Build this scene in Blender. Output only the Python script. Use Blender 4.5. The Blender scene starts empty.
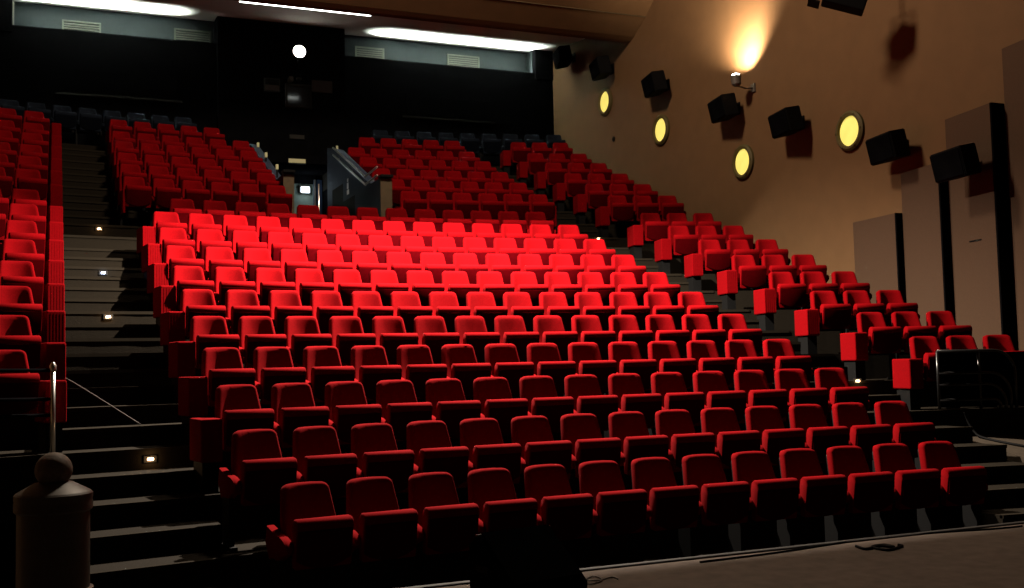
import bpy, bmesh, math, random
from mathutils import Vector, Matrix
random.seed(7)
SC = bpy.context.scene
COL = SC.collection

# ------------------------------------------------------------------ camera
# fitted from 139 seat positions: 1074 px focal length at 1024 px width
CX, CY, CZ = -4.879, -8.389, 1.776
YAW, PIT, ROL, FPX = math.radians(23.068), math.radians(3.746), math.radians(-1.347), 1074.16
FW = Vector((math.sin(YAW)*math.cos(PIT), math.cos(YAW)*math.cos(PIT), math.sin(PIT)))
RT0 = Vector((math.cos(YAW), -math.sin(YAW), 0)); UP0 = RT0.cross(FW)
RT = RT0*math.cos(ROL)+UP0*math.sin(ROL); UP = -RT0*math.sin(ROL)+UP0*math.cos(ROL)
cam = bpy.data.cameras.new('camera'); camo = bpy.data.objects.new('camera', cam); COL.objects.link(camo)
M = Matrix((RT, UP, -FW)).transposed().to_4x4(); M.translation = (CX, CY, CZ)
camo.matrix_world = M
cam.sensor_width = 36; cam.lens = 36*FPX/1024; cam.clip_end = 200; cam.clip_start = .05
SC.camera = camo

def at(x, y, axis, val):
    """point on the plane axis=val seen at photo pixel x, y"""
    d = FW + RT*((x-512)/FPX) + UP*((294-y)/FPX)
    o = Vector((CX, CY, CZ)); t = (val-o[axis])/d[axis]
    return o+d*t

# ------------------------------------------------------------------ world, exposure, lights
w = bpy.data.worlds.new('dim_hall'); SC.world = w; w.use_nodes = True
w.node_tree.nodes['Background'].inputs[0].default_value = (1, .82, .7, 1)
w.node_tree.nodes['Background'].inputs[1].default_value = 0.0
vs = SC.view_settings
vs.view_transform = 'Standard'; vs.look = 'None'; vs.exposure = 0.0; vs.gamma = 1; vs.use_curve_mapping = False

E_HOUSE = 20500
E_HIGH = 3600       # added high wide fill light, unseen     # house light over the middle rows
E_SCONCE = 2200      # wall uplights
E_COVE = 80        # cove battens behind the rear parapet
E_DOOR = 7         # entrance lamp
HOUSE = Vector((0, 4.5, 7.3)); HIGH = Vector((0, 5.5, 11.8))

def spot(name, loc, target, energy, size, blend, color, radius, parent=None):
    l = bpy.data.lights.new(name, 'SPOT'); l.energy = energy; l.spot_size = size; l.spot_blend = blend
    l.color = color; l.shadow_soft_size = radius
    o = bpy.data.objects.new(name, l); COL.objects.link(o); o.location = loc
    o.rotation_euler = (Vector(target)-Vector(loc)).to_track_quat('-Z', 'Y').to_euler()
    return o
def area(name, loc, target, energy, sx, sy, color):
    l = bpy.data.lights.new(name, 'AREA'); l.shape = 'RECTANGLE'; l.size = sx; l.size_y = sy; l.spread = math.radians(70); l.energy = energy; l.color = color
    o = bpy.data.objects.new(name, l); COL.objects.link(o); o.location = loc
    o.rotation_euler = (Vector(target)-Vector(loc)).to_track_quat('-Z', 'Y').to_euler()
    return o
spot('house_light_offscreen', HOUSE, HOUSE+Vector((0, .7, -4.5)), E_HOUSE, math.radians(148), .9, (1, .86, .72), .03)
spot('high_fill_light_offscreen', HIGH, HIGH+Vector((0, 1.2, -4.6)), E_HIGH, math.radians(172), .25, (1, .80, .60), .6)  # fill light added out of view to lift the walls and upper rows

# ------------------------------------------------------------------ materials
MATS = {}
def mat(name, col, rough=.7, metal=0., noise=0., scale=40., bump=0., emit=None, estr=0., sheen=0., spec=.3, detail=4):
    m = bpy.data.materials.new(name); m.use_nodes = True
    nt = m.node_tree; b = nt.nodes['Principled BSDF']
    b.inputs['Base Color'].default_value = (*col, 1); b.inputs['Roughness'].default_value = rough
    b.inputs['Metallic'].default_value = metal; b.inputs['Specular IOR Level'].default_value = spec
    if sheen:
        b.inputs['Sheen Weight'].default_value = sheen; b.inputs['Sheen Tint'].default_value = (*col, 1)
    if emit:
        b.inputs['Emission Color'].default_value = (*emit, 1); b.inputs['Emission Strength'].default_value = estr
    if noise or bump:
        tc = nt.nodes.new('ShaderNodeTexCoord'); n = nt.nodes.new('ShaderNodeTexNoise')
        n.inputs['Scale'].default_value = scale; n.inputs['Detail'].default_value = detail
        nt.links.new(tc.outputs['Object'], n.inputs['Vector'])
        if noise:
            r = nt.nodes.new('ShaderNodeValToRGB')
            r.color_ramp.elements[0].position = .3; r.color_ramp.elements[1].position = .7
            r.color_ramp.elements[0].color = (*[c*(1-noise) for c in col], 1)
            r.color_ramp.elements[1].color = (*[min(1, c*(1+noise)) for c in col], 1)
            nt.links.new(n.outputs['Fac'], r.inputs['Fac']); nt.links.new(r.outputs['Color'], b.inputs['Base Color'])
        if bump:
            bp = nt.nodes.new('ShaderNodeBump'); bp.inputs['Strength'].default_value = bump; bp.inputs['Distance'].default_value = .01
            nt.links.new(n.outputs['Fac'], bp.inputs['Height']); nt.links.new(bp.outputs['Normal'], b.inputs['Normal'])
    MATS[name] = m
    return m
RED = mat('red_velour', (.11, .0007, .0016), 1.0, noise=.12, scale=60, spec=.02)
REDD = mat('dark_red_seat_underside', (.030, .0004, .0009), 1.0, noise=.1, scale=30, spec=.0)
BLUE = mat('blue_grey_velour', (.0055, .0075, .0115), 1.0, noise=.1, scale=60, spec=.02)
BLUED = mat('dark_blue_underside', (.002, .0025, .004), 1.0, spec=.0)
BLACK = mat('black_painted_steel', (.003, .003, .003), .7, spec=.06)
SOOT = mat('soot_black_lamp_metal', (.0006, .0006, .0006), 1.0, spec=0.0)
BLACKW = mat('matt_black_wall', (.0022, .0022, .0025), 1.0, noise=.2, scale=4, spec=.0)
CARPET = mat('olive_grey_carpet', (.0080, .0062, .0040), .95, noise=.25, scale=120, bump=.3, spec=.05)
WALL = mat('tan_plaster', (.094, .0500, .0215), .85, noise=.05, scale=3, bump=.05, spec=.15)
CEIL = mat('pale_ceiling_paint', (.62, .62, .56), .9, noise=.03, scale=4, spec=.1)
GREYW = mat('blue_grey_wall_paint', (.014, .018, .0195), .9, noise=.06, scale=6, spec=.1)
PANEL = mat('grey_tan_fabric_panel', (.050, .0285, .0170), .9, noise=.08, scale=50, spec=.1)
STAGE = mat('worn_grey_stage_floor', (.085, .062, .048), .9, noise=.2, scale=9, bump=.1, spec=.25, detail=8)
RAMP = mat('brown_ramp_floor', (.030, .023, .016), .85, noise=.15, scale=10, spec=.1)
STRIP = mat('grey_metal_nosing', (.016, .014, .012), .7)
NOSE = mat('pale_stair_nosing', (.0115, .0092, .0062), .9, spec=.03)
CHROME = mat('brushed_steel', (.55, .52, .48), .28, metal=1.)
TUBE = mat('black_gloss_tube', (.006, .006, .006), .25, spec=.35)
GREYP = mat('grey_painted_metal', (.065, .055, .046), .5, noise=.12, scale=14, spec=.4)
FRAME = mat('dim_grey_frame', (.016, .015, .013), .8, spec=.1)
STONE = mat('grey_brown_stone_ball', (.16, .125, .10), .7, noise=.3, scale=30, bump=.3)
BROWN = mat('brown_wood_panel', (.055, .036, .016), .6, noise=.15, scale=12)
NAVY = mat('dark_blue_wall_paint', (.010, .018, .036), .8, noise=.08, scale=8)
DOORW = mat('pale_green_wall_paint', (.10, .12, .095), .9, noise=.05, scale=8)
VENT = mat('vent_cream_metal', (.055, .06, .048), .8)
WHITE = mat('white_card', (.8, .8, .8), .6)
RUBBER = mat('black_rubber_cable', (.0014, .0014, .0014), .7, spec=.08)
GLOWY = mat('yellow_lit_glass', (.5, .42, .12), .4, noise=.25, scale=5, emit=(.92, .76, .16), estr=.85)
BRASS = mat('dull_brass_rim', (.055, .040, .010), .7)
GLOWW = mat('white_lamp_glass', (1, 1, 1), .4, emit=(1, .93, .85), estr=14)
GLOWD = mat('cool_lamp_glass', (1, 1, 1), .4, emit=(.75, .9, 1), estr=9)
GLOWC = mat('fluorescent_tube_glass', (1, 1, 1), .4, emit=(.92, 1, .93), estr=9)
LEDW = mat('warm_step_light', (1, 1, 1), .4, emit=(1, .46, .14), estr=1.7)
LEDB = mat('cool_step_light', (1, 1, 1), .4, emit=(.42, .56, 1), estr=2.0)
SIGNL = mat('dim_amber_glow', (.3, .28, .16), .6, emit=(1, .85, .4), estr=.09)
GLASS = mat('dark_booth_glass', (.02, .022, .022), .08, spec=.5)
BEIGE = mat('beige_board', (.035, .026, .021), .8, noise=.1, scale=20)

# ------------------------------------------------------------------ helpers
def link(name, me, m, parent=None):
    o = bpy.data.objects.new(name, me); COL.objects.link(o)
    if m is not None and not me.materials: me.materials.append(m)
    if parent is not None: o.parent = parent
    return o
def tag(o, label=None, cat=None, group=None, kind=None):
    if label: o['label'] = label
    if cat: o['category'] = cat
    if group: o['group'] = group
    if kind: o['kind'] = kind
    return o
def thing(name, loc, label, cat, group=None, rz=0):
    o = bpy.data.objects.new(name, None); COL.objects.link(o); o.location = loc; o.rotation_euler = (0, 0, rz)
    o.empty_display_size = .1
    return tag(o, label, cat, group)
def bmesh_mesh(bm, name, smooth=False):
    bmesh.ops.recalc_face_normals(bm, faces=bm.faces)
    me = bpy.data.meshes.new(name); bm.to_mesh(me); bm.free()
    if smooth:
        for p in me.polygons: p.use_smooth = True
    return me
def box(bm, x0, x1, y0, y1, z0, z1, mtx=None):
    vs_ = [bm.verts.new((x, y, z)) for x in (x0, x1) for y in (y0, y1) for z in (z0, z1)]
    if mtx is not None:
        for v in vs_: v.co = mtx @ v.co
    f = [(0, 1, 3, 2), (4, 6, 7, 5), (0, 4, 5, 1), (2, 3, 7, 6), (0, 2, 6, 4), (1, 5, 7, 3)]
    return [bm.faces.new([vs_[i] for i in q]) for q in f], vs_
def box_mesh(name, x0, x1, y0, y1, z0, z1, bev=0., seg=2, mtx=None, smooth=False):
    bm = bmesh.new(); box(bm, x0, x1, y0, y1, z0, z1)
    if bev: bmesh.ops.bevel(bm, geom=list(bm.edges), offset=bev, segments=seg, affect='EDGES', profile=.5)
    if mtx is not None: bmesh.ops.transform(bm, matrix=mtx, verts=bm.verts)
    return bmesh_mesh(bm, name, smooth)
def boxo(name, dims, m, parent=None, bev=0., seg=2, mtx=None, smooth=False):
    return link(name, box_mesh(name, *dims, bev=bev, seg=seg, mtx=mtx, smooth=smooth), m, parent)
def poly_prism(bm, pts, axis, a, b):
    """pts: 2D outline in the other two axes; extruded along axis from a to b"""
    def mk(p, t):
        q = list(p); q.insert(axis, t); return bm.verts.new(q)
    A = [mk(p, a) for p in pts]; B = [mk(p, b) for p in pts]; n = len(pts)
    bm.faces.new(A); bm.faces.new(B[::-1])
    for i in range(n): bm.faces.new((A[i], B[i], B[(i+1) % n], A[(i+1) % n]))
def prismo(name, pts, axis, a, b, m, parent=None, bev=0., seg=2, smooth=False):
    bm = bmesh.new(); poly_prism(bm, pts, axis, a, b)
    if bev: bmesh.ops.bevel(bm, geom=list(bm.edges), offset=bev, segments=seg, affect='EDGES', profile=.5)
    return link(name, bmesh_mesh(bm, name, smooth), m, parent)
def loft(bm, rings, cap=True):
    R = [[bm.verts.new(p) for p in r] for r in rings]; n = len(R[0])
    for a, b in zip(R, R[1:]):
        for i in range(n): bm.faces.new((a[i], a[(i+1) % n], b[(i+1) % n], b[i]))
    if cap: bm.faces.new(R[0][::-1]); bm.faces.new(R[-1])
def lathe(bm, prof, n=20, mtx=None):
    rings = []
    for r, z in prof: rings.append([Vector((r*math.cos(2*math.pi*i/n), r*math.sin(2*math.pi*i/n), z)) for i in range(n)])
    if mtx is not None: rings = [[mtx @ p for p in r] for r in rings]
    loft(bm, rings)
def latheo(name, prof, m, parent=None, n=20, mtx=None, smooth=True):
    bm = bmesh.new(); lathe(bm, prof, n, mtx); me = bmesh_mesh(bm, name, smooth)
    if smooth: me.set_sharp_from_angle(angle=math.radians(40))
    return link(name, me, m, parent)
def tube(bm, path, r, n=8):
    path = [Vector(p) for p in path]; rings = []
    prev = None
    for i, p in enumerate(path):
        d = (path[min(i+1, len(path)-1)]-path[max(i-1, 0)]).normalized()
        u = d.orthogonal().normalized() if prev is None else (prev-d*prev.dot(d)).normalized()
        prev = u; v = d.cross(u)
        rings.append([p+u*r*math.cos(2*math.pi*k/n)+v*r*math.sin(2*math.pi*k/n) for k in range(n)])
    loft(bm, rings)
def tubeo(name, path, r, m, parent=None, n=8):
    bm = bmesh.new(); tube(bm, path, r, n); return link(name, bmesh_mesh(bm, name, True), m, parent)
def smooth_path(pts, k=6):
    pts = [Vector(p) for p in pts]; out = []
    for i in range(len(pts)-1):
        p0 = pts[max(i-1, 0)]; p1 = pts[i]; p2 = pts[i+1]; p3 = pts[min(i+2, len(pts)-1)]
        for j in range(k):
            t = j/k
            out.append(.5*((2*p1)+(-p0+p2)*t+(2*p0-5*p1+4*p2-p3)*t*t+(-p0+3*p1-3*p2+p3)*t**3))
    out.append(pts[-1]); return out
ORD = 'zeroth first second third fourth fifth sixth seventh eighth ninth tenth eleventh twelfth thirteenth fourteenth fifteenth sixteenth seventeenth eighteenth'.split()

# ------------------------------------------------------------------ row geometry (curved rows, radius about 26 m)
KAP = .039; P = .52; XW = 7.3; YB = 17.1
ROWY = [.965*j for j in range(11)]+[.965*j+.3 for j in range(11, 17)]+[.965*17+.15]
ROWZ = [.363*j for j in range(11)]+[4.16, 4.55, 4.94, 5.35, 5.75, 6.20, 6.57]
def arc(s, y0):
    th = s*KAP; return math.sin(th)/KAP, y0-(1-math.cos(th))/KAP, th
def s_of_x(x): return math.asin(x*KAP)/KAP
FRONT = .65
SL, SR = -7.55, 7.55
def arc_block(bm, s0, s1, ya, yb, z0, z1, n):
    """solid between two row arcs"""
    rings = []
    for i in range(n+1):
        s = s0+(s1-s0)*i/n
        xa, yya, _ = arc(s, ya); xb, yyb, _ = arc(s, yb)
        rings.append([(xa, yya, z0), (xb, yyb, z0), (xb, yyb, z1), (xa, yya, z1)])
    loft(bm, rings)

def stair_mesh(bm, name):
    me = bmesh_mesh(bm, name); me.materials.append(CARPET)
    return me
# ------------------------------------------------------------------ setting: floor, terraces, stair steps
fl = boxo('floor', (-7.5, 7.5, -1.45, 1.2, -.2, 0.0), CARPET); tag(fl, kind='structure')
AL0, AL1 = -5.02, -3.66     # bollard-side aisle (arc length range)
AR0, AR1 = 3.70, 5.13       # porthole-side aisle
for j in range(18):
    ya = ROWY[j]-FRONT; yb = (ROWY[j+1]-FRONT if j < 17 else YB+.15)+.02
    if j <= 2: spans = [(AL0, AR1)]
    elif j <= 10: spans = [(SL, SR)]
    else: spans = [(SL, -.88), (.81, SR)]
    if j >= 16: spans = [(SL, -1.02), (1.02, SR)]
    for a, b in spans:
        bm = bmesh.new(); arc_block(bm, a, b, ya, yb if j < 17 else yb+.9, ROWZ[j]-.55 if j else 0.001, ROWZ[j] if j else .004, max(3, int((b-a)/.6)))
        link('terrace', stair_mesh(bm, 'terrace'), None, fl)
    if j < 17:
        rise = (ROWZ[j+1]-ROWZ[j])/2; ym = (ya+ROWY[j+1]-FRONT)/2
        for a, b in ((AL0, AL1), (AR0, AR1)):
            bm = bmesh.new(); arc_block(bm, a, b, ym, yb, ROWZ[j]-.01, ROWZ[j]+rise, 3)
            stp = link('step', stair_mesh(bm, 'step'), None, fl)
            bm = bmesh.new(); arc_block(bm, a, b, ym-.012, ym+.035, ROWZ[j]+rise-.03, ROWZ[j]+rise+.006, 3); link('nosing', bmesh_mesh(bm, 'nosing'), NOSE, stp)
            if j:
                bm = bmesh.new(); arc_block(bm, a, b, ya-.012, ya+.035, ROWZ[j]-.03, ROWZ[j]+.006, 3); link('nosing', bmesh_mesh(bm, 'nosing'), NOSE, stp)
# podium faces below the side blocks (fourth row stands on them)
for s0, s1 in ((SL, AL0), (AR1, SR)):
    bm = bmesh.new(); arc_block(bm, s0, s1, ROWY[3]-FRONT+.02, ROWY[3]+.2, -.1, ROWZ[3]-.03, 4)
    link('podium_face', bmesh_mesh(bm, 'podium_face'), BLACKW, fl)
for s0, s1 in ((SL, AL0), (AR1, SR)):
    bm = bmesh.new(); arc_block(bm, s0, s1, ROWY[3]-FRONT-.012, ROWY[3]-FRONT+.04, ROWZ[3]-.03, ROWZ[3]+.006, 4); link('nosing', bmesh_mesh(bm, 'nosing'), NOSE, fl)
# ramp in front of the porthole-side block
rp = prismo('ramp', [(-1.3, .0), (1.75, .0), (1.75, .80), (-1.3, .24)], 0, 5.2, 7.28, RAMP, fl)
# stage slab with metal edge strip
st = boxo('stage', (-9.5, 9.5, -12, -1.45, -.2, .3), STAGE); tag(st, kind='structure'); st.name = 'floor_stage'
boxo('edge_strip', (-9.5, 9.5, -1.47, -1.41, .24, .315), STRIP, st, bev=.01)

# ------------------------------------------------------------------ walls
wr = boxo('wall_right', (XW, XW+.3, -14, YB+.6, -.2, 12.6), WALL); tag(wr, kind='structure')
wl = boxo('wall_left', (-XW-.3, -XW, -14, YB+.6, -.2, 12.6), WALL); tag(wl, kind='structure')
# rear black wall up to the parapet; pier in the middle above the entrance
PIX0, PIX1, PIY, WY = -1.42, 1.62, 16.95, 15.55
wb = boxo('wall_back', (-XW, PIX0, YB, YB+.12, 5.5, 9.46), BLACKW); tag(wb, kind='structure')
boxo('wall_section', (PIX1, XW, YB, YB+.12, 5.5, 9.46), BLACKW, wb)
boxo('pier', (PIX0, PIX1, PIY, YB+.6, 6.42, 10.12), BLACKW, wb, bev=.01)
boxo('pier_side', (-1.42, -1.03, WY, YB+.6, 3.6, 6.42), BLACKW, wb)
boxo('pier_side', (1.03, 1.46, WY, YB+.6, 3.6, 6.42), BLACKW, wb)
boxo('lintel', (-1.42, 1.46, WY, YB, 6.42, 6.60), BLACKW, wb)
boxo('recess_wall', (-XW, XW, YB+.5, YB+.6, 9.2, 10.6), GREYW, wb)
boxo('recess_floor', (-XW, XW, YB+.1, YB+.5, 9.25, 9.30), BLACKW, wb)
boxo('recess_cheek', (-XW, -5.78, YB-.05, YB+.5, 9.3, 10.6), BLACKW, wb)
boxo('recess_cheek', (6.78, XW, YB-.05, YB+.5, 9.3, 10.10), BLACKW, wb)
boxo('cheek_lining', (6.76, 6.78, YB+.12, YB+.5, 9.3, 10.10), GREYW, wb)
boxo('cheek_lining', (-5.78, -5.76, YB+.12, YB+.5, 9.3, 10.4), VENT, wb)
for x0, x1, z in ((-4.9, -2.2, 8.02), (3.1, 5.6, 8.05)):      # long ledges of the shuttered openings in the rear wall
    boxo('ledge', (x0, x1, YB-.05, YB, z-.03, z+.01), FRAME, wb)
    boxo('shutter', (x0+.1, x1-.1, YB-.02, YB, z+.05, z+.55), BLACKW, wb, bev=.006)

# ceiling: rear soffit, bulkhead beam, sloping front ceiling
ce = prismo('ceiling', [(12.9, 9.62), (YB+.6, 10.16), (YB+.6, 10.5), (12.9, 10.0)], 0, -XW, XW, CEIL); tag(ce, kind='structure')
bk = prismo('bulkhead', [(12.72, 9.20), (12.86, 9.145), (13.05, 9.15), (13.15, 9.22), (13.15, 10.0), (12.2, 10.0), (12.18, 9.50)], 0, -XW, XW, WALL, ce)
prismo('front_ceiling', [(12.19, 9.50), (8, 12.3), (8, 12.5), (12.19, 9.75)], 0, -XW, XW, WALL, ce)
boxo('upper_ceiling', (-XW, XW, -14, 8.1, 12.3, 12.5), WALL, ce)
boxo('crease_trim', (-XW, XW, 12.165, 12.2, 9.49, 9.505), BROWN, ce)

# ------------------------------------------------------------------ cinema chair (origin on the terrace below the top of the backrest, facing -y)
def back_outline():
    pts = [(-.20, 0), (-.215, .04), (-.215, .12), (-.205, .28)]
    cx, cz, r = -.118, .463, .065
    for k in range(6):
        a = math.radians(172-k*16.4); pts.append((cx+r*math.cos(a), cz+r*math.sin(a)))
    pts += [(-.06, .535)]
    return pts+[(-x, z) for x, z in pts[::-1]]
def inset(pts, d):
    n = len(pts); out = []
    cz = .26
    for i in range(n):
        a = Vector(pts[i-1]); b = Vector(pts[i]); c = Vector(pts[(i+1) % n])
        t = (c-a).normalized(); nn = Vector((t.y, -t.x))     # outline runs clockwise, inward on the right
        if nn.dot(Vector((0, cz))-b) < 0: nn = -nn
        out.append(tuple(b+nn*d))
    return out
TILT = Matrix.Translation((0, -.125, .40)) @ Matrix.Rotation(-math.radians(13), 4, 'X')
def bend(x, y, z):
    """bucket shape: wings wrap forward, lumbar part comes forward"""
    return Vector((x, y-.075*(abs(x)/.2)**2-.045*max(0, (.27-z)/.27)**2, z))
def back_mesh():
    o = back_outline(); bm = bmesh.new()
    def sc(k): return [(x*k, (z-.26)*k+.26) for x, z in o]
    loops = [(.055, inset(o, .012)), (.045, o), (-.012, o), (-.038, inset(o, .010)), (-.052, inset(o, .028)), (-.055, sc(.78)), (-.055, sc(.60)), (-.055, sc(.38)), (-.055, sc(.15))]
    loft(bm, [[TILT @ bend(x, y, z) for x, z in l] for y, l in loops])
    me = bmesh_mesh(bm, 'backrest', True); me.set_sharp_from_angle(angle=math.radians(60)); return me
def shell_mesh():
    o = inset(back_outline(), .015); bm = bmesh.new()
    loft(bm, [[TILT @ bend(x, y, z-.03) for x, z in o] for y in (.058, .075)])
    return bmesh_mesh(bm, 'backrest_shell')
SEATM = Matrix.Translation((0, -.425, .355)) @ Matrix.Rotation(math.radians(6), 4, 'X')
def seat_mesh():
    prof = [(.045, .0), (.075, .27), (.066, .325), (.035, .352), (-.015, .355), (-.045, .338), (-.058, .300), (-.048, .278), (-.020, .0)]
    bm = bmesh.new()
    rings = []
    for x, k in ((-.214, .86), (-.203, 1), (0, 1), (.203, 1), (.214, .86)):
        rings.append([SEATM @ Vector((x, y*k, (z-.18)*(.95 if k < 1 else 1)+.18)) for y, z in prof])
    loft(bm, rings); me = bmesh_mesh(bm, 'seat', True); me.set_sharp_from_angle(angle=math.radians(50)); return me
def seatshell_mesh():
    bm = bmesh.new(); rings = []
    for k in range(7):
        t = -1+2*k/6; x = .205*t; d = .02*(1-t*t)
        rings.append([SEATM @ Vector(p) for p in ((x, -.018, -.005+.06*t*t), (x, -.036-d*.6, .012+.06*t*t), (x, -.052-d, .15), (x, -.058-d*.4, .276), (x, -.046, .278))])
    loft(bm, rings); me = bmesh_mesh(bm, 'seat_shell', True); me.set_sharp_from_angle(angle=math.radians(40)); return me
def arm_mesh():
    prof = [(.0, .625), (-.10, .605), (-.22, .585), (-.34, .57), (-.41, .55), (-.445, .52), (-.44, .48), (-.39, .45), (-.22, .38), (-.05, .38), (.04, .5)]
    bm = bmesh.new(); rings = []
    def sc(k): return [((y+.18)*k-.18, (z-.55)*k+.55) for y, z in prof]
    for x, k in ((-.030, .95), (-.020, 1), (.020, 1), (.030, .95)):
        rings.append([(x, y, z) for y, z in sc(k)])
    loft(bm, rings); me = bmesh_mesh(bm, 'armrest', True); me.set_sharp_from_angle(angle=math.radians(50)); return me
def endpanel_mesh():
    bm = bmesh.new(); box(bm, -.024, .024, -.46, -.05, .235, .635)
    bmesh.ops.bevel(bm, geom=list(bm.edges), offset=.014, segments=2, affect='EDGES', profile=.5)
    return bmesh_mesh(bm, 'end_panel', False)
def console_mesh():
    bm = bmesh.new(); box(bm, -.095, .095, -.46, -.05, .265, .64)
    bmesh.ops.bevel(bm, geom=list(bm.edges), offset=.016, segments=2, affect='EDGES', profile=.5)
    for k in range(6):                       # pleats on the front
        x = -.08+.032*k; box(bm, x-.006, x+.006, -.462, -.455, .29, .61)
    return bmesh_mesh(bm, 'end_console', False)
def plinth_mesh():
    bm = bmesh.new(); box(bm, -.07, .07, -.40, -.10, 0, .27); return bmesh_mesh(bm, 'plinth')
def leg_mesh():
    bm = bmesh.new(); box(bm, -.02, .02, -.30, -.10, .02, .40); box(bm, -.03, .03, -.36, -.04, 0, .025)
    return bmesh_mesh(bm, 'leg')
def bar_mesh():
    bm = bmesh.new(); box(bm, -.215, .215, -.235, -.195, .33, .37)
    return bmesh_mesh(bm, 'seat_rail')
MB, MSH, MS, MSS, MA, ME, ML, MR, MC, MP = back_mesh(), shell_mesh(), seat_mesh(), seatshell_mesh(), arm_mesh(), endpanel_mesh(), leg_mesh(), bar_mesh(), console_mesh(), plinth_mesh()
def dress(me, m):
    c = me.copy(); c.materials.clear(); c.materials.append(m); return c
KIND = {}
for nm, fab, und in (('red', RED, REDD), ('blue', BLUE, BLUED)):
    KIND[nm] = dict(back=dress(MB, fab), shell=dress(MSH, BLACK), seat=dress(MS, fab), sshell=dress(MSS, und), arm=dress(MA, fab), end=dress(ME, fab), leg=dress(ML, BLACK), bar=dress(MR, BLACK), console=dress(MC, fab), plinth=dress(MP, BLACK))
def chair(j, x, label, group, kind='red', half=P/2, left='arm', right=None, sc=1.0):
    s = s_of_x(x); xx, yy, th = arc(s, ROWY[j])
    k = KIND[kind]
    t = thing('cinema_seat', (xx, yy, ROWZ[j]), label, 'seat', group, rz=-th)
    t.scale.x = sc
    link('backrest', k['back'], None, t); link('backrest_shell', k['shell'], None, t)
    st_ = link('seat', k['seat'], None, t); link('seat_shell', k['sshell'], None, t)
    tl = random.uniform(-.012, .012)                         # springs differ a little from seat to seat
    link('seat_rail', k['bar'], None, t)
    for sx, what in ((-half, left), (half, right)):
        if not what: continue
        if what.startswith('console'):
            sg = 1 if sx > 0 else -1
            for nm in ('console', 'plinth'): link('end_'+nm, k[nm], None, t).location.x = sg*(.325 if what == 'console' else .355)
            continue
        a = link('armrest' if what != 'end' else 'end_panel', k['end' if what == 'end' else 'arm'], None, t); a.location.x = sx+(.012 if sx < 0 else -.012)
        l = link('leg', k['leg'], None, t); l.location.x = sx
    return t
def row_of(j, xs, tmpl, group, ends=('arm', 'arm'), half=P/2, kind='red', order=1, sc=1.0):
    n = len(xs)
    for i, x in enumerate(xs):
        q = i+1 if order > 0 else n-i
        chair(j, x, tmpl.format(r=ORD[j+1], n=ORD[q]), group, kind, half, left=ends[0] if i == 0 else 'arm', right=ends[1] if i == n-1 else None, sc=sc)
def sx_(s): return math.sin(s*KAP)/KAP
G1 = 'red seats of the middle block'
TM = 'red tip-up seat, {r} row from stage, middle block, {n} from bollard-side aisle'
row_of(0, [sx_((i-6.5)*P+.217) for i in range(13)], TM, G1)
for j in range(1, 10):
    row_of(j, [sx_((i-6.5)*P) for i in range(14)], TM, G1, ('console' if j > 1 else 'arm', 'arm'))
row_of(10, [sx_((i-5.9)*P+.03) for i in range(13)], TM, G1)
for j in range(3, 17):
    off = .0
    row_of(j, [sx_((s+off)*P) for s in (10.45, 11.45, 12.45)], 'red tip-up seat, {r} row from stage, block under the porthole wall, {n} from aisle', 'red seats under the porthole wall', ('console_wide', 'arm'))
    n = 1 if j < 9 else 2
    row_of(j, [sx_(-(10.3+i)*P) for i in range(n)][::-1], 'red tip-up seat, {r} row from stage, block across the bollard-side aisle, {n} from it', 'red seats across the bollard-side aisle', ('arm', 'console_wide'), order=-1)
for j in range(11, 17):
    n = 6 if j < 16 else 5
    row_of(j, [-3.69+.485*i for i in range(n)], 'red tip-up seat, {r} row from stage, between bollard-side aisle and entrance, {n} from aisle', 'red seats between aisle and entrance', ('end', None), half=P/2, sc=.933)
    row_of(j, [1.26+.507*(i+(0 if j < 16 else 1)) for i in range(n)], 'red tip-up seat, {r} row from stage, between entrance and porthole-side aisle, {n} from entrance', 'red seats between entrance and porthole aisle', ('arm', 'end'), half=.2535)
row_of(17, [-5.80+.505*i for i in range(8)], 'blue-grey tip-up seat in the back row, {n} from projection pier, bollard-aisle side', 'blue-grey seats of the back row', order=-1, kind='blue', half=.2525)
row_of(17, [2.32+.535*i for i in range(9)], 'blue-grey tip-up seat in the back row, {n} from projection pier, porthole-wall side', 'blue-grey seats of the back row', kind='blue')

# ------------------------------------------------------------------ entrance below the pier
def vomitory_wall(x0, x1):
    pts = [(11.2, 3.5), (WY, 3.5), (WY, 6.80), (14.8, 6.62), (12.25, 5.50), (11.9, 5.38), (11.2, 5.38)]
    return prismo('wall_entrance', pts, 0, x0, x1, NAVY)
for side, (x0, x1) in (('left', (-1.03, -.87)), ('right', (.81, 1.00))):
    v = vomitory_wall(x0, x1); v.name = 'wall_entrance_'+side; tag(v, kind='structure')
    boxo('end_board', (x0-.02, x1+.02, 11.17, 11.2, 3.6, 5.36), BROWN, v, bev=.004)
    boxo('cap', (x0-.03, x1+.03, 11.1, 11.32, 5.38, 5.43), BLACK, v, bev=.005)
ew = boxo('wall_entrance_end', (-1.02, 1.02, YB-.12, YB-.02, 3.6, 6.42), DOORW); tag(ew, kind='structure')
boxo('upper_band', (-1.02, 1.02, YB-.14, YB-.12, 6.20, 6.42), BLACKW, ew)
ef = boxo('floor_entrance', (-.86, .80, 10.2, YB, 3.5, 3.625), CARPET); tag(ef, kind='structure')
dr = boxo('door_1', (.80, 1.0, YB-.2, YB-.13, 3.62, 6.3), NAVY); tag(dr, kind='structure')
boxo('frame_edge', (.80, .84, YB-.22, YB-.2, 3.62, 6.3), GREYP, dr)
p = at(305, 190, 1, YB-.2)
lt = thing('entrance_lamp', p, 'small white bulkhead lamp glowing above the entrance doorway', 'lamp')
boxo('housing', (-.13, .13, -.02, .06, -.08, .10), GREYP, lt, bev=.01)
boxo('diffuser', (-.10, .10, -.06, -.02, -.07, .07), GLOWD, lt, bev=.015)
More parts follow.
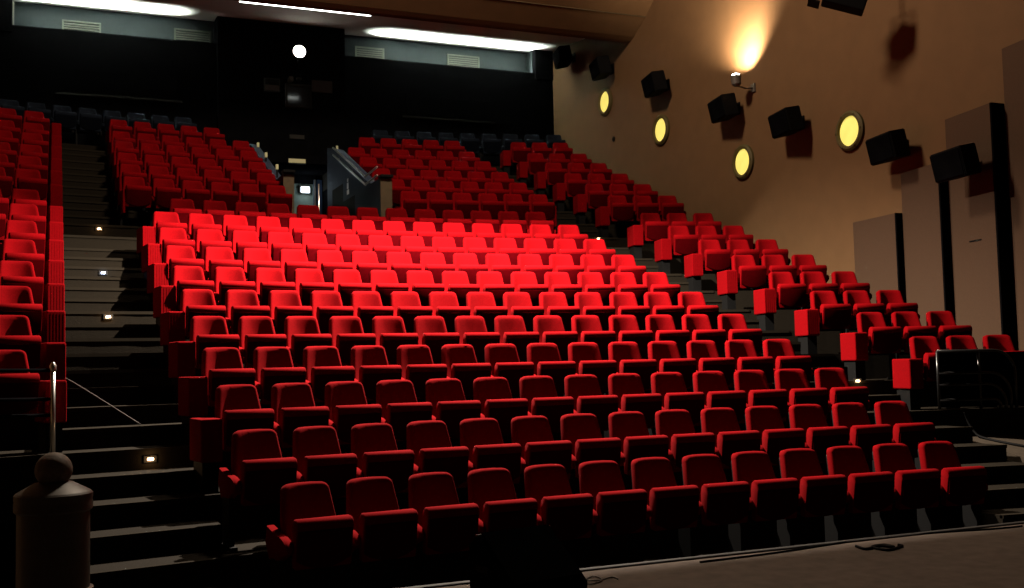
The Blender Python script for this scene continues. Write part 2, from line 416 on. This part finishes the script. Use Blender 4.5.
l = bpy.data.lights.new('entrance_light', 'POINT'); l.energy = E_DOOR; l.color = (.72, .88, 1); l.shadow_soft_size = .08
lo = bpy.data.objects.new('entrance_light', l); COL.objects.link(lo); lo.parent = lt; lo.location = (0, -.16, -.02)
# white pictogram sheet on the inner wall
q = at(348, 188, 0, .80)
pg = thing('wall_sign', q, 'small white pictogram sign on the dark blue entrance wall', 'sign')
boxo('figure_head', (-.012, -.004, -.05, .03, .13, .20), WHITE, pg, bev=.003)
boxo('figure_body', (-.012, -.004, -.06, .05, -.02, .11), WHITE, pg, bev=.003)
boxo('figure_base', (-.012, -.004, -.10, .06, -.14, -.04), WHITE, pg, bev=.003)
# hand rails on the porthole-side entrance wall
hr = thing('handrail', (.905, 12.2, 5.5), 'pair of sloping steel handrails on the porthole-side entrance wall', 'handrail')
for dz in (.04, -.12):
    tubeo('rail', smooth_path([(-.14, 2.6, 1.12+dz), (-.14, 1.3, .58+dz), (-.14, .05, .06+dz), (-.14, -.12, .03+dz), (-.14, -.9, .06+dz)], 5), .02, CHROME, hr)
for yy, zz in ((2.2, .95), (1.1, .49), (-.5, .02)):
    tubeo('bracket', [(-.14, yy, zz-.1), (-.095, yy, zz-.12)], .012, CHROME, hr, 6)
for i, (px_, py_) in enumerate(((258, 145), (266, 155), (277, 167))):  # amber marks, made bright by a faint emission of their own
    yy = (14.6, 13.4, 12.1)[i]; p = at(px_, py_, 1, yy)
    t = thing('amber_mark', (p.x, yy, p.z), 'small amber mark on the bollard side of the entrance, %s from its front' % ORD[3-i], 'light', 'amber marks along the entrance')
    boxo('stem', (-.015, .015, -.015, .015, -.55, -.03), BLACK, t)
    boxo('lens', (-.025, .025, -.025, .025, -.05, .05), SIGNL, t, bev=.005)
p = at(337, 148, 1, PIY-.03); t = thing('amber_mark', (p.x, PIY-.03, p.z), 'small amber mark on the pier beside the entrance', 'light', 'amber marks along the entrance')
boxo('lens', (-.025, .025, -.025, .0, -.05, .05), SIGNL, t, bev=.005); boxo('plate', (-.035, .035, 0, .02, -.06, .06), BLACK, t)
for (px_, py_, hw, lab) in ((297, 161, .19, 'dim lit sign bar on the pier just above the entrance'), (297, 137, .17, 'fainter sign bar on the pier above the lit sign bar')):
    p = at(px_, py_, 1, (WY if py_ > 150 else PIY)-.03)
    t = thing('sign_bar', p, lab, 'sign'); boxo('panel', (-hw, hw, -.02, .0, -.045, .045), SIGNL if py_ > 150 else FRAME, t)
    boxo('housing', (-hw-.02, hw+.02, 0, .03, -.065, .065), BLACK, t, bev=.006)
p = at(319, 215, 1, 10.15)
t = thing('barrier_post', (p.x, 10.15, ROWZ[10]), 'slim pale steel post standing at the entrance behind the eleventh row', 'post')
tubeo('post_tube', [(0, 0, 0), (0, 0, at(319, 184, 1, 10.15).z-ROWZ[10])], .014, CHROME, t); latheo('foot', [(.08, 0), (.08, .012), (.02, .02)], BLACK, t)

# ------------------------------------------------------------------ projection pier fittings
p = at(299, 52, 1, PIY-.12)
t = thing('follow_spot', p, 'bright round spotlight high on the black projection pier', 'spotlight')
RX = Matrix.Rotation(math.radians(90), 4, 'X')
latheo('housing', [(.05, -.12), (.16, -.08), (.165, .06), (.15, .06), (.15, .03)], BLACK, t, mtx=RX)
latheo('lens', [(.148, .03), (.148, .05), (.075, .068)], GLOWW, t, mtx=RX)
boxo('bracket', (-.02, .02, .02, .12, -.25, -.1), BLACK, t)
t = thing('booth_window', at(298, 97, 1, PIY), 'projection booth window box with pale frame on the pier', 'window')
for d in ((-.31, .31, -.10, 0, -.29, -.24), (-.31, .31, -.10, 0, .24, .29), (-.31, -.26, -.10, 0, -.24, .24), (.26, .31, -.10, 0, -.24, .24)):
    boxo('frame', d, FRAME, t, bev=.006)
boxo('pane', (-.26, .26, -.05, -.04, -.24, .24), GLASS, t); boxo('back_plate', (-.26, .26, -.01, 0, -.24, .24), BLACK, t)
t = thing('notice_board', at(322, 87, 1, PIY), 'beige board on the pier beside the booth window', 'board'); boxo('board', (-.25, .25, -.03, 0, -.14, .15), BEIGE, t, bev=.005)
t = thing('grille_panel', at(272, 85, 1, PIY), 'small pale grille with a dark upper half on the pier', 'panel')
boxo('frame', (-.19, .19, -.02, 0, -.16, .16), FRAME, t, bev=.005); boxo('upper_opening', (-.16, .16, -.03, -.02, .0, .13), BLACK, t); boxo('lower_plate', (-.16, .16, -.03, -.02, -.13, -.01), BEIGE, t)
t = thing('indicator_box', at(291, 79, 1, PIY-.16), 'tiny white square box above the booth window', 'box'); boxo('case', (-.05, .05, -.05, .16, -.05, .05), VENT, t, bev=.008)
t = thing('ceiling_camera', at(299, 79, 1, PIY-.11), 'tiny grey camera on the pier above the booth window', 'camera'); boxo('body', (-.06, .06, -.06, .06, -.02, .03), FRAME, t, bev=.008); boxo('arm', (-.012, .012, .05, .11, -.015, .015), BLACK, t)

# air vents in the recess wall
for i, (a, b, lab) in enumerate((((62, 20), (101, 23), 'cream louvred vent on the lit rear wall, farthest from the pier on the bollard side'), ((174, 28), (211, 32), 'cream louvred vent on the rear wall next to the pier, bollard side'),
                          ((355, 47), (384, 48), 'cream louvred vent on the rear wall next to the pier, porthole side'), ((447, 54), (479, 57), 'cream louvred vent on the lit rear wall toward the porthole side'))):
    A = at(*a, 1, YB+.5); B = at(*b, 1, YB+.5); zt = (A.z+B.z)/2; hw = (B.x-A.x)/2
    t = thing('air_vent', ((A.x+B.x)/2, YB+.5, zt-.3), lab, 'vent', 'vents of the rear recess')
    for d in ((-hw, hw, -.03, 0, .26, .30), (-hw, hw, -.03, 0, -.28, -.24), (-hw, -hw+.04, -.03, 0, -.24, .26), (hw-.04, hw, -.03, 0, -.24, .26)):
        boxo('frame', d, VENT, t)
    for k in range(9):
        boxo('slat', (-hw+.04, hw-.04, -.022, -.002, -.23+.054*k, -.20+.054*k), VENT, t)
# cove battens behind the parapet
for x0, x1, lab in ((-5.7, -2.4, 'fluorescent cove batten behind the rear parapet, bollard side of the pier'), (2.6, 6.7, 'fluorescent cove batten behind the rear parapet, porthole side of the pier')):
    xm = (x0+x1)/2; t = thing('cove_batten', (xm, YB+.26, 9.30), lab, 'lamp', 'cove battens')
    boxo('tray', (x0-xm, x1-xm, -.05, .05, 0, .04), WHITE, t); tubeo('tube', [(x0-xm+.05, 0, .06), (x1-xm-.05, 0, .06)], .016, GLOWC, t)
    a = area('cove_light', (0, 0, .09), (0, -.55, 1), E_COVE*(x1-x0), x1-x0, .06, (.90, 1, .93)); a.parent = t
# added glowing tube standing in for cove light on the bulkhead lip
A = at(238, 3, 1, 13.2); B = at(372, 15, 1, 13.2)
t = thing('bulkhead_lip_glow', (0, 13.2, at(305, 9, 1, 13.2).z), 'glowing strip put in for the cove light on the bottom lip of the tan bulkhead', 'lamp')
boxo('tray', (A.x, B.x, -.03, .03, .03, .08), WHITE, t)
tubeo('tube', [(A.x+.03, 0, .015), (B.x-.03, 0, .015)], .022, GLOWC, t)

# ------------------------------------------------------------------ right wall fittings
def pt(px_, py_): return at(px_, py_, 0, XW)
PORT = (((606, 102), .25, 'round yellow-lit porthole on the tan wall, highest and farthest from the stage'), ((662, 130), .25, 'round yellow-lit porthole on the tan wall, second down from the rear'),
        ((744, 162), .25, 'round yellow-lit porthole on the tan wall below the glowing uplight'), ((851, 131), .25, 'round yellow-lit porthole on the tan wall closest to the stage'))
RY = Matrix.Rotation(math.radians(-90), 4, 'Y')
for (q, r, lab) in PORT:
    p = pt(*q); t = thing('porthole_light', p, lab, 'porthole', 'porthole lights of the tan wall')
    latheo('rim', [(r+.085, 0), (r+.085, .045), (r+.05, .075), (r+.01, .07), (r, .03), (r, .0)], BRASS, t, n=32, mtx=RY)
    latheo('glass', [(r, .005), (r, .022), (r*.6, .030), (r*.1, .034)], GLOWY, t, n=32, mtx=RY)
    for k in range(6):
        a = k*math.pi/3; boxo('bolt', (-.085, -.065, (r+.045)*math.cos(a)-.014, (r+.045)*math.cos(a)+.014, (r+.045)*math.sin(a)-.014, (r+.045)*math.sin(a)+.014), BRASS, t, bev=.004, seg=1)
SPK = (((563, 57), 'black wall loudspeaker in the rear corner of the tan wall'), ((601, 68), 'black wall loudspeaker above the highest porthole'), ((655, 84), 'black wall loudspeaker between the two rear portholes, above them'),
       ((724, 108), 'black wall loudspeaker just below the glowing uplight'), ((787, 122), 'black wall loudspeaker between the uplight and the stage-side porthole'), ((889, 147), 'black wall loudspeaker beside the stage-side porthole'), ((957, 163), 'black wall loudspeaker in front of the stepped acoustic panels'))
for (q, lab) in SPK:
    off = .56 if q[0] > 940 else .32
    p0 = at(*q, 0, XW-off)
    t = thing('wall_speaker', p0, lab, 'loudspeaker', 'surround loudspeakers of the tan wall')
    R_ = Matrix.Rotation(math.radians(-12), 4, 'Z') @ Matrix.Rotation(math.radians(-12), 4, 'Y')
    bm = bmesh.new(); poly_prism(bm, [(-.16, -.36), (-.16, .36), (.16, .28), (.16, -.28)], 2, -.21, .21)
    bmesh.ops.bevel(bm, geom=list(bm.edges), offset=.015, segments=2, affect='EDGES'); bmesh.ops.transform(bm, matrix=R_, verts=bm.verts)
    link('cabinet', bmesh_mesh(bm, 'cabinet'), BLACK, t)
    boxo('grille', (-.175, -.160, -.335, .335, -.185, .185), BLACKW, t, mtx=R_, bev=.005)
    ob_ = off-.3 if q[0] > 940 else off
    boxo('bracket', (.1, ob_-.02, -.03, .03, -.05, .05), BLACK, t); boxo('wall_plate', (ob_-.03, ob_-.01, -.09, .09, -.12, .12), BLACK, t)
p = pt(614, 139); t = thing('wall_socket', p, 'tiny round black socket on the tan wall below the rear portholes', 'socket')
latheo('cover', [(.06, 0), (.06, .02), (.045, .03)], BLACK, t, mtx=RY); latheo('hole', [(.03, .03), (.03, .033)], SOOT, t, mtx=RY)
# uplight sconce on the tan wall
def sconce(x, y, z, sgn, lab):
    t = thing('uplight_sconce', (x-sgn*.40, y, z), lab, 'wall lamp', 'wall uplights')
    R_ = Matrix.Rotation(math.radians(sgn*-3), 4, 'Y')
    latheo('can', [(.05, -.14), (.09, -.10), (.10, .06), (.088, .06), (.088, .04)], GREYP, t, mtx=R_)
    latheo('lens', [(.087, .035), (.085, .06), (.065, .09), (.03, .105)], GLOWW, t, mtx=R_)
    tubeo('arm', [(0, 0, -.12), (sgn*.2, 0, -.16), (sgn*.39, 0, -.14)], .016, GREYP, t)
    boxo('plate', (sgn*.38-.015, sgn*.38+.015, -.06, .06, -.22, -.06), GREYP, t)
    s = spot('uplight', (0, 0, .12), (sgn*.34, .26, 1.28), E_SCONCE, math.radians(122), .95, (1, .82, .58), .05); s.parent = t
p = at(736, 79, 0, XW-.40)
sconce(XW, p.y, p.z, 1, 'round uplight lamp throwing a bright fan up the tan wall')
# stepped acoustic panels: wedges that stand off the wall toward the stage
for (a, b, zt, dep, lab) in ((5.62, 4.52, 3.98, .16, 'lowest grey-tan acoustic panel on the tan wall, farthest from stage'), (4.49, 3.57, 4.60, .19, 'middle-height grey-tan acoustic panel between lower and taller ones'),
                         (3.54, 2.52, 5.24, .24, 'tall grey-tan acoustic panel beside the tallest one'), (2.45, 1.1, 6.0, .27, 'tallest grey-tan acoustic panel nearest the stage')):
    t = thing('acoustic_panel', (XW-.025, a, .3), lab, 'acoustic panel', 'stepped acoustic panels')
    bm = bmesh.new(); poly_prism(bm, [(0, 0), (-.04, 0), (-dep, b-a), (0, b-a)], 2, 0, zt-.3); link('face', bmesh_mesh(bm, 'face'), PANEL, t)
    boxo('end_cheek', (-dep-.01, 0, b-a-.03, b-a+.0, 0, zt-.3), BLACKW, t)
    if zt > 5 and zt < 5.5:
        f_ = lambda u, o: (-.04+(.04-dep)*u-o, (b-a)*u)
        bm = bmesh.new(); poly_prism(bm, [f_(.42, 0), f_(.68, 0), f_(.68, .006), f_(.42, .006)], 2, (zt-.3)*.62, (zt-.3)*.62+.02); link('joint_strip', bmesh_mesh(bm, 'joint_strip'), BLACK, t)
# stage luminaire hanging near the porthole wall
p = at(850, 0, 0, XW-.9)
t = thing('stage_luminaire', p, 'black stage luminaire hanging near the ceiling by the tan wall', 'spotlight')
R_ = Matrix.Rotation(math.radians(-35), 4, 'Z') @ Matrix.Rotation(math.radians(20), 4, 'Y')
boxo('body', (-.40, .25, -.16, .16, -.16, .18), BLACK, t, bev=.02, mtx=R_); boxo('barn_door', (-.62, -.42, -.17, .17, .10, .12), BLACK, t, mtx=R_); boxo('barn_door', (-.60, -.42, -.17, .17, -.2, -.18), BLACK, t, mtx=R_)
tubeo('yoke', [(0, -.22, 0), (0, -.22, .35), (0, .22, .35), (0, .22, 0)], .02, BLACK, t); tubeo('hanger', [(0, 0, .35), (0, 0, 4.6)], .022, BLACK, t)
# the unseen house light above the frame, with flaps added to cut its beam
def unseen_lamp(loc, lab, door):
    t = thing('unseen_luminaire', loc, lab, 'spotlight', 'unseen luminaires')
    bm = bmesh.new(); lathe(bm, [(.08, .32), (.16, .22), (.17, .08), (.155, .08), (.145, .20), (.06, .24)], 24); link('can', bmesh_mesh(bm, 'can', True), SOOT, t)
    if door:
        bm = bmesh.new(); box(bm, -1.7, 1.7, .55, .57, -.372, .6); link('barn_door', bmesh_mesh(bm, 'barn_door'), SOOT, t)  # unseen flap added to end the bright rows in a straight line
        bm = bmesh.new(); box(bm, -1.7, 1.7, -.57, -.55, -.655, .6); link('barn_door', bmesh_mesh(bm, 'barn_door'), SOOT, t)  # unseen flap added to keep the house light off the stage
        boxo('door_arm', (-.02, .02, -.56, .56, .28, .31), SOOT, t)
    tubeo('hanger', [(0, 0, .3), (0, 0, (5.05 if door else .52))], .025, SOOT, t)
unseen_lamp(HOUSE, 'unseen black house light above the middle rows, with flaps added to cut its beam', True)
unseen_lamp(HIGH, 'unseen body of the added fill light under the highest part of the ceiling', False)

# ------------------------------------------------------------------ step lights, railings, small things
def riser_point(px_, py_, sgn):
    """nearest stair riser seen at the pixel"""
    best = None
    for k in range(2, 34):
        j = k//2
        if j > 16: break
        zt = ROWZ[j] if k % 2 == 0 else (ROWZ[j]+ROWZ[j+1])/2
        yf = ROWY[j]-FRONT if k % 2 == 0 else (ROWY[j]+ROWY[j+1])/2-FRONT
        s = sgn*4.3
        for _ in range(4):
            x_, y_, th = arc(s, yf); p = at(px_, py_, 1, y_); s = s_of_x(p.x)
        h = zt-p.z
        if best is None or abs(h-.09) < abs(best[1]-.09): best = (p, h, th)
    return best
for (px_, py_, m, sg, lab) in ((150, 459, LEDW, -1, 'glowing orange step light, lowest on the bollard-side stairs'), (108, 317, LEDW, -1, 'glowing warm step light, second up the bollard-side stairs'),
                          (103, 273, LEDB, -1, 'glowing blue-white step light on the bollard-side stairs'), (99, 229, LEDW, -1, 'glowing orange step light, highest on the bollard-side stairs'), (598, 239, LEDW, 1, 'glowing step light high on the porthole-side stairs'), (857, 381, LEDW, 1, 'glowing step light low on the porthole-side stairs')):
    p, h, th = riser_point(px_, py_, sg)
    t = thing('step_light', (p.x, p.y-.004, p.z), lab, 'step light', 'stair step lights', rz=-th)
    boxo('bezel', (-.06, .06, -.012, .002, -.032, .032), FRAME, t, bev=.006); boxo('lens', (-.030, .030, -.02, -.012, -.014, .014), m, t, bev=.006)
    l = bpy.data.lights.new('step_glow', 'POINT'); l.energy = 1.0; l.color = (1, .6, .3) if m is LEDW else (.5, .65, 1); l.shadow_soft_size = .02
    lo = bpy.data.objects.new('step_glow', l); COL.objects.link(lo); lo.parent = t; lo.location = (0, -.05, 0)

# railing in front of the seats across the bollard-side aisle
x, y, _ = arc(-4.98, ROWY[3]-FRONT+.06)
t = thing('guard_rail', (x, y, ROWZ[3]), 'black guard rail with steel post before the seats across the bollard-side aisle', 'railing')
tubeo('post', [(0.05, 0, 0), (0.05, 0, .72)], .022, CHROME, t); latheo('finial', [(.012, .70), (.03, .73), (.03, .77), (.01, .80)], CHROME, t, mtx=Matrix.Translation((.05, 0, 0)))
for z in (.75, .50, .36): tubeo('bar', [(.04, 0, z-.02), (-1.0, -.14, z), (-2.1, -.34, z)], .015, BLACKW, t)
tubeo('post', [(-2.05, -.33, 0), (-2.05, -.33, .76)], .02, TUBE, t)
# curved tubular railing in front of the porthole-side block
x, y, _ = arc(5.2, ROWY[3]-FRONT+.035)
t = thing('guard_rail', (x, y, ROWZ[3]), 'black tubular railing with nested bent bars before the seats under the porthole wall', 'railing', rz=-.25)
for i, z in enumerate((.72, .45, .31, .12)):
    xe = .98-.07*i; r = min(.28, z*.8)
    pth = [(-.05, 0, z), (xe-r, 0, z)]+[(xe-r+r*math.sin(a), 0, z-r+r*math.cos(a)) for a in [math.radians(15*k) for k in range(1, 7)]]+[(xe, 0, 0)]
    tubeo('bar', pth, .022, TUBE, t, 10)
for xp in (-.05, .5): tubeo('post', [(xp, .0, 0), (xp, .0, .72)], .02, TUBE, t)
boxo('back_panel', (-.02, 1.62, .025, .035, .03, .70), BLACKW, t)

# ball-topped bollard beside the stairs
t = thing('bollard', (-4.885, -2.0, .3), 'grey cylindrical bollard with a stone ball on its conical cap', 'bollard')
latheo('drum', [(.185, 0), (.185, .74), (.18, .745)], GREYP, t, n=32)
latheo('base_ring', [(.20, .28), (.204, .30), (.204, .325), (.186, .33)], CHROME, t, n=32)
latheo('rim', [(.19, .74), (.2, .75), (.2, .785), (.197, .80), (.2, .81), (.2, .835), (.19, .845)], GREYP, t, n=32)
latheo('cap', [(.19, .845), (.10, .895), (.05, .905)], GREYP, t, n=32)
latheo('ball', [(.004, .868)]+[(.096*math.sin(a), .962-.096*math.cos(a)) for a in [math.radians(12*k) for k in range(1, 15)]]+[(.004, 1.058)], STONE, t, n=28)

# stage monitor wedge at the stage edge
t = thing('stage_monitor', (-2.02, -1.85, .3), 'black wedge stage monitor lying on the stage edge', 'loudspeaker', rz=math.radians(12))
prismo('cabinet', [(-.24, 0), (.26, 0), (.26, .30), (.16, .37), (-.24, .06)], 0, -.30, .30, BLACKW, t, bev=.012)
prismo('grille', [(-.215, .095), (.145, .375), (.137, .385), (-.223, .105)], 0, -.27, .27, BLACKW, t)
for sx in (-1, 1): boxo('handle', (sx*.305-.006, sx*.305+.006, .02, .16, .14, .18), RUBBER, t, bev=.004)
boxo('top_trim', (-.30, .30, .15, .175, .362, .372), GREYP, t, mtx=Matrix.Rotation(0, 4, 'X'))

# cables on the stage and the porthole-side stairs
def on(z, pts): return [at(a, b, 2, z) for a, b in pts]
def cable(lab, pts, r=.006, m=RUBBER):
    pts = smooth_path(pts); c = Vector(pts[0]); o = thing('cable', c, lab, 'cable'); tubeo('cord', [p-c for p in pts], r, m, o, 6)
cable('thin looped pale cable lying on the stage edge beside the monitor', on(.307, [(570, 576), (578, 581), (590, 584), (602, 580), (594, 576), (586, 580), (600, 580), (612, 577), (618, 579)]), .005, GREYP)
cable('black cable heap on the stage edge before the front row', on(.310, [(856, 546), (866, 549), (880, 546), (894, 547), (884, 545), (872, 547), (888, 550), (902, 546), (898, 545)]), .012)
cable('black cable run along the stage edge by the porthole side', on(.308, [(700, 562), (780, 552), (860, 540), (930, 533), (990, 529), (1022, 526)]), .008)
cable('thin pale cord stretched down the bollard-side stairs', [arc(-5.02, 4.2)[:2]+(ROWZ[5]+.05,), Vector(arc(-4.7, 3.6)[:2]+(ROWZ[4]+.22,)), Vector(arc(-4.15, 2.75)[:2]+(ROWZ[3]+.20,))], .006, BEIGE)
rz_ = lambda y: .80-(1.75-y)*.1836+.016
cable('thick black cable hanging from the podium edge onto the brown ramp', [(5.36, 1.63, 1.06), (5.39, 1.60, .95), (5.42, 1.54, .83), (5.45, 1.42, rz_(1.42)), (5.6, 1.0, rz_(1.0)), (5.9, .6, rz_(.6)), (5.75, .25, rz_(.25)), (5.5, .45, rz_(.45))], .016)
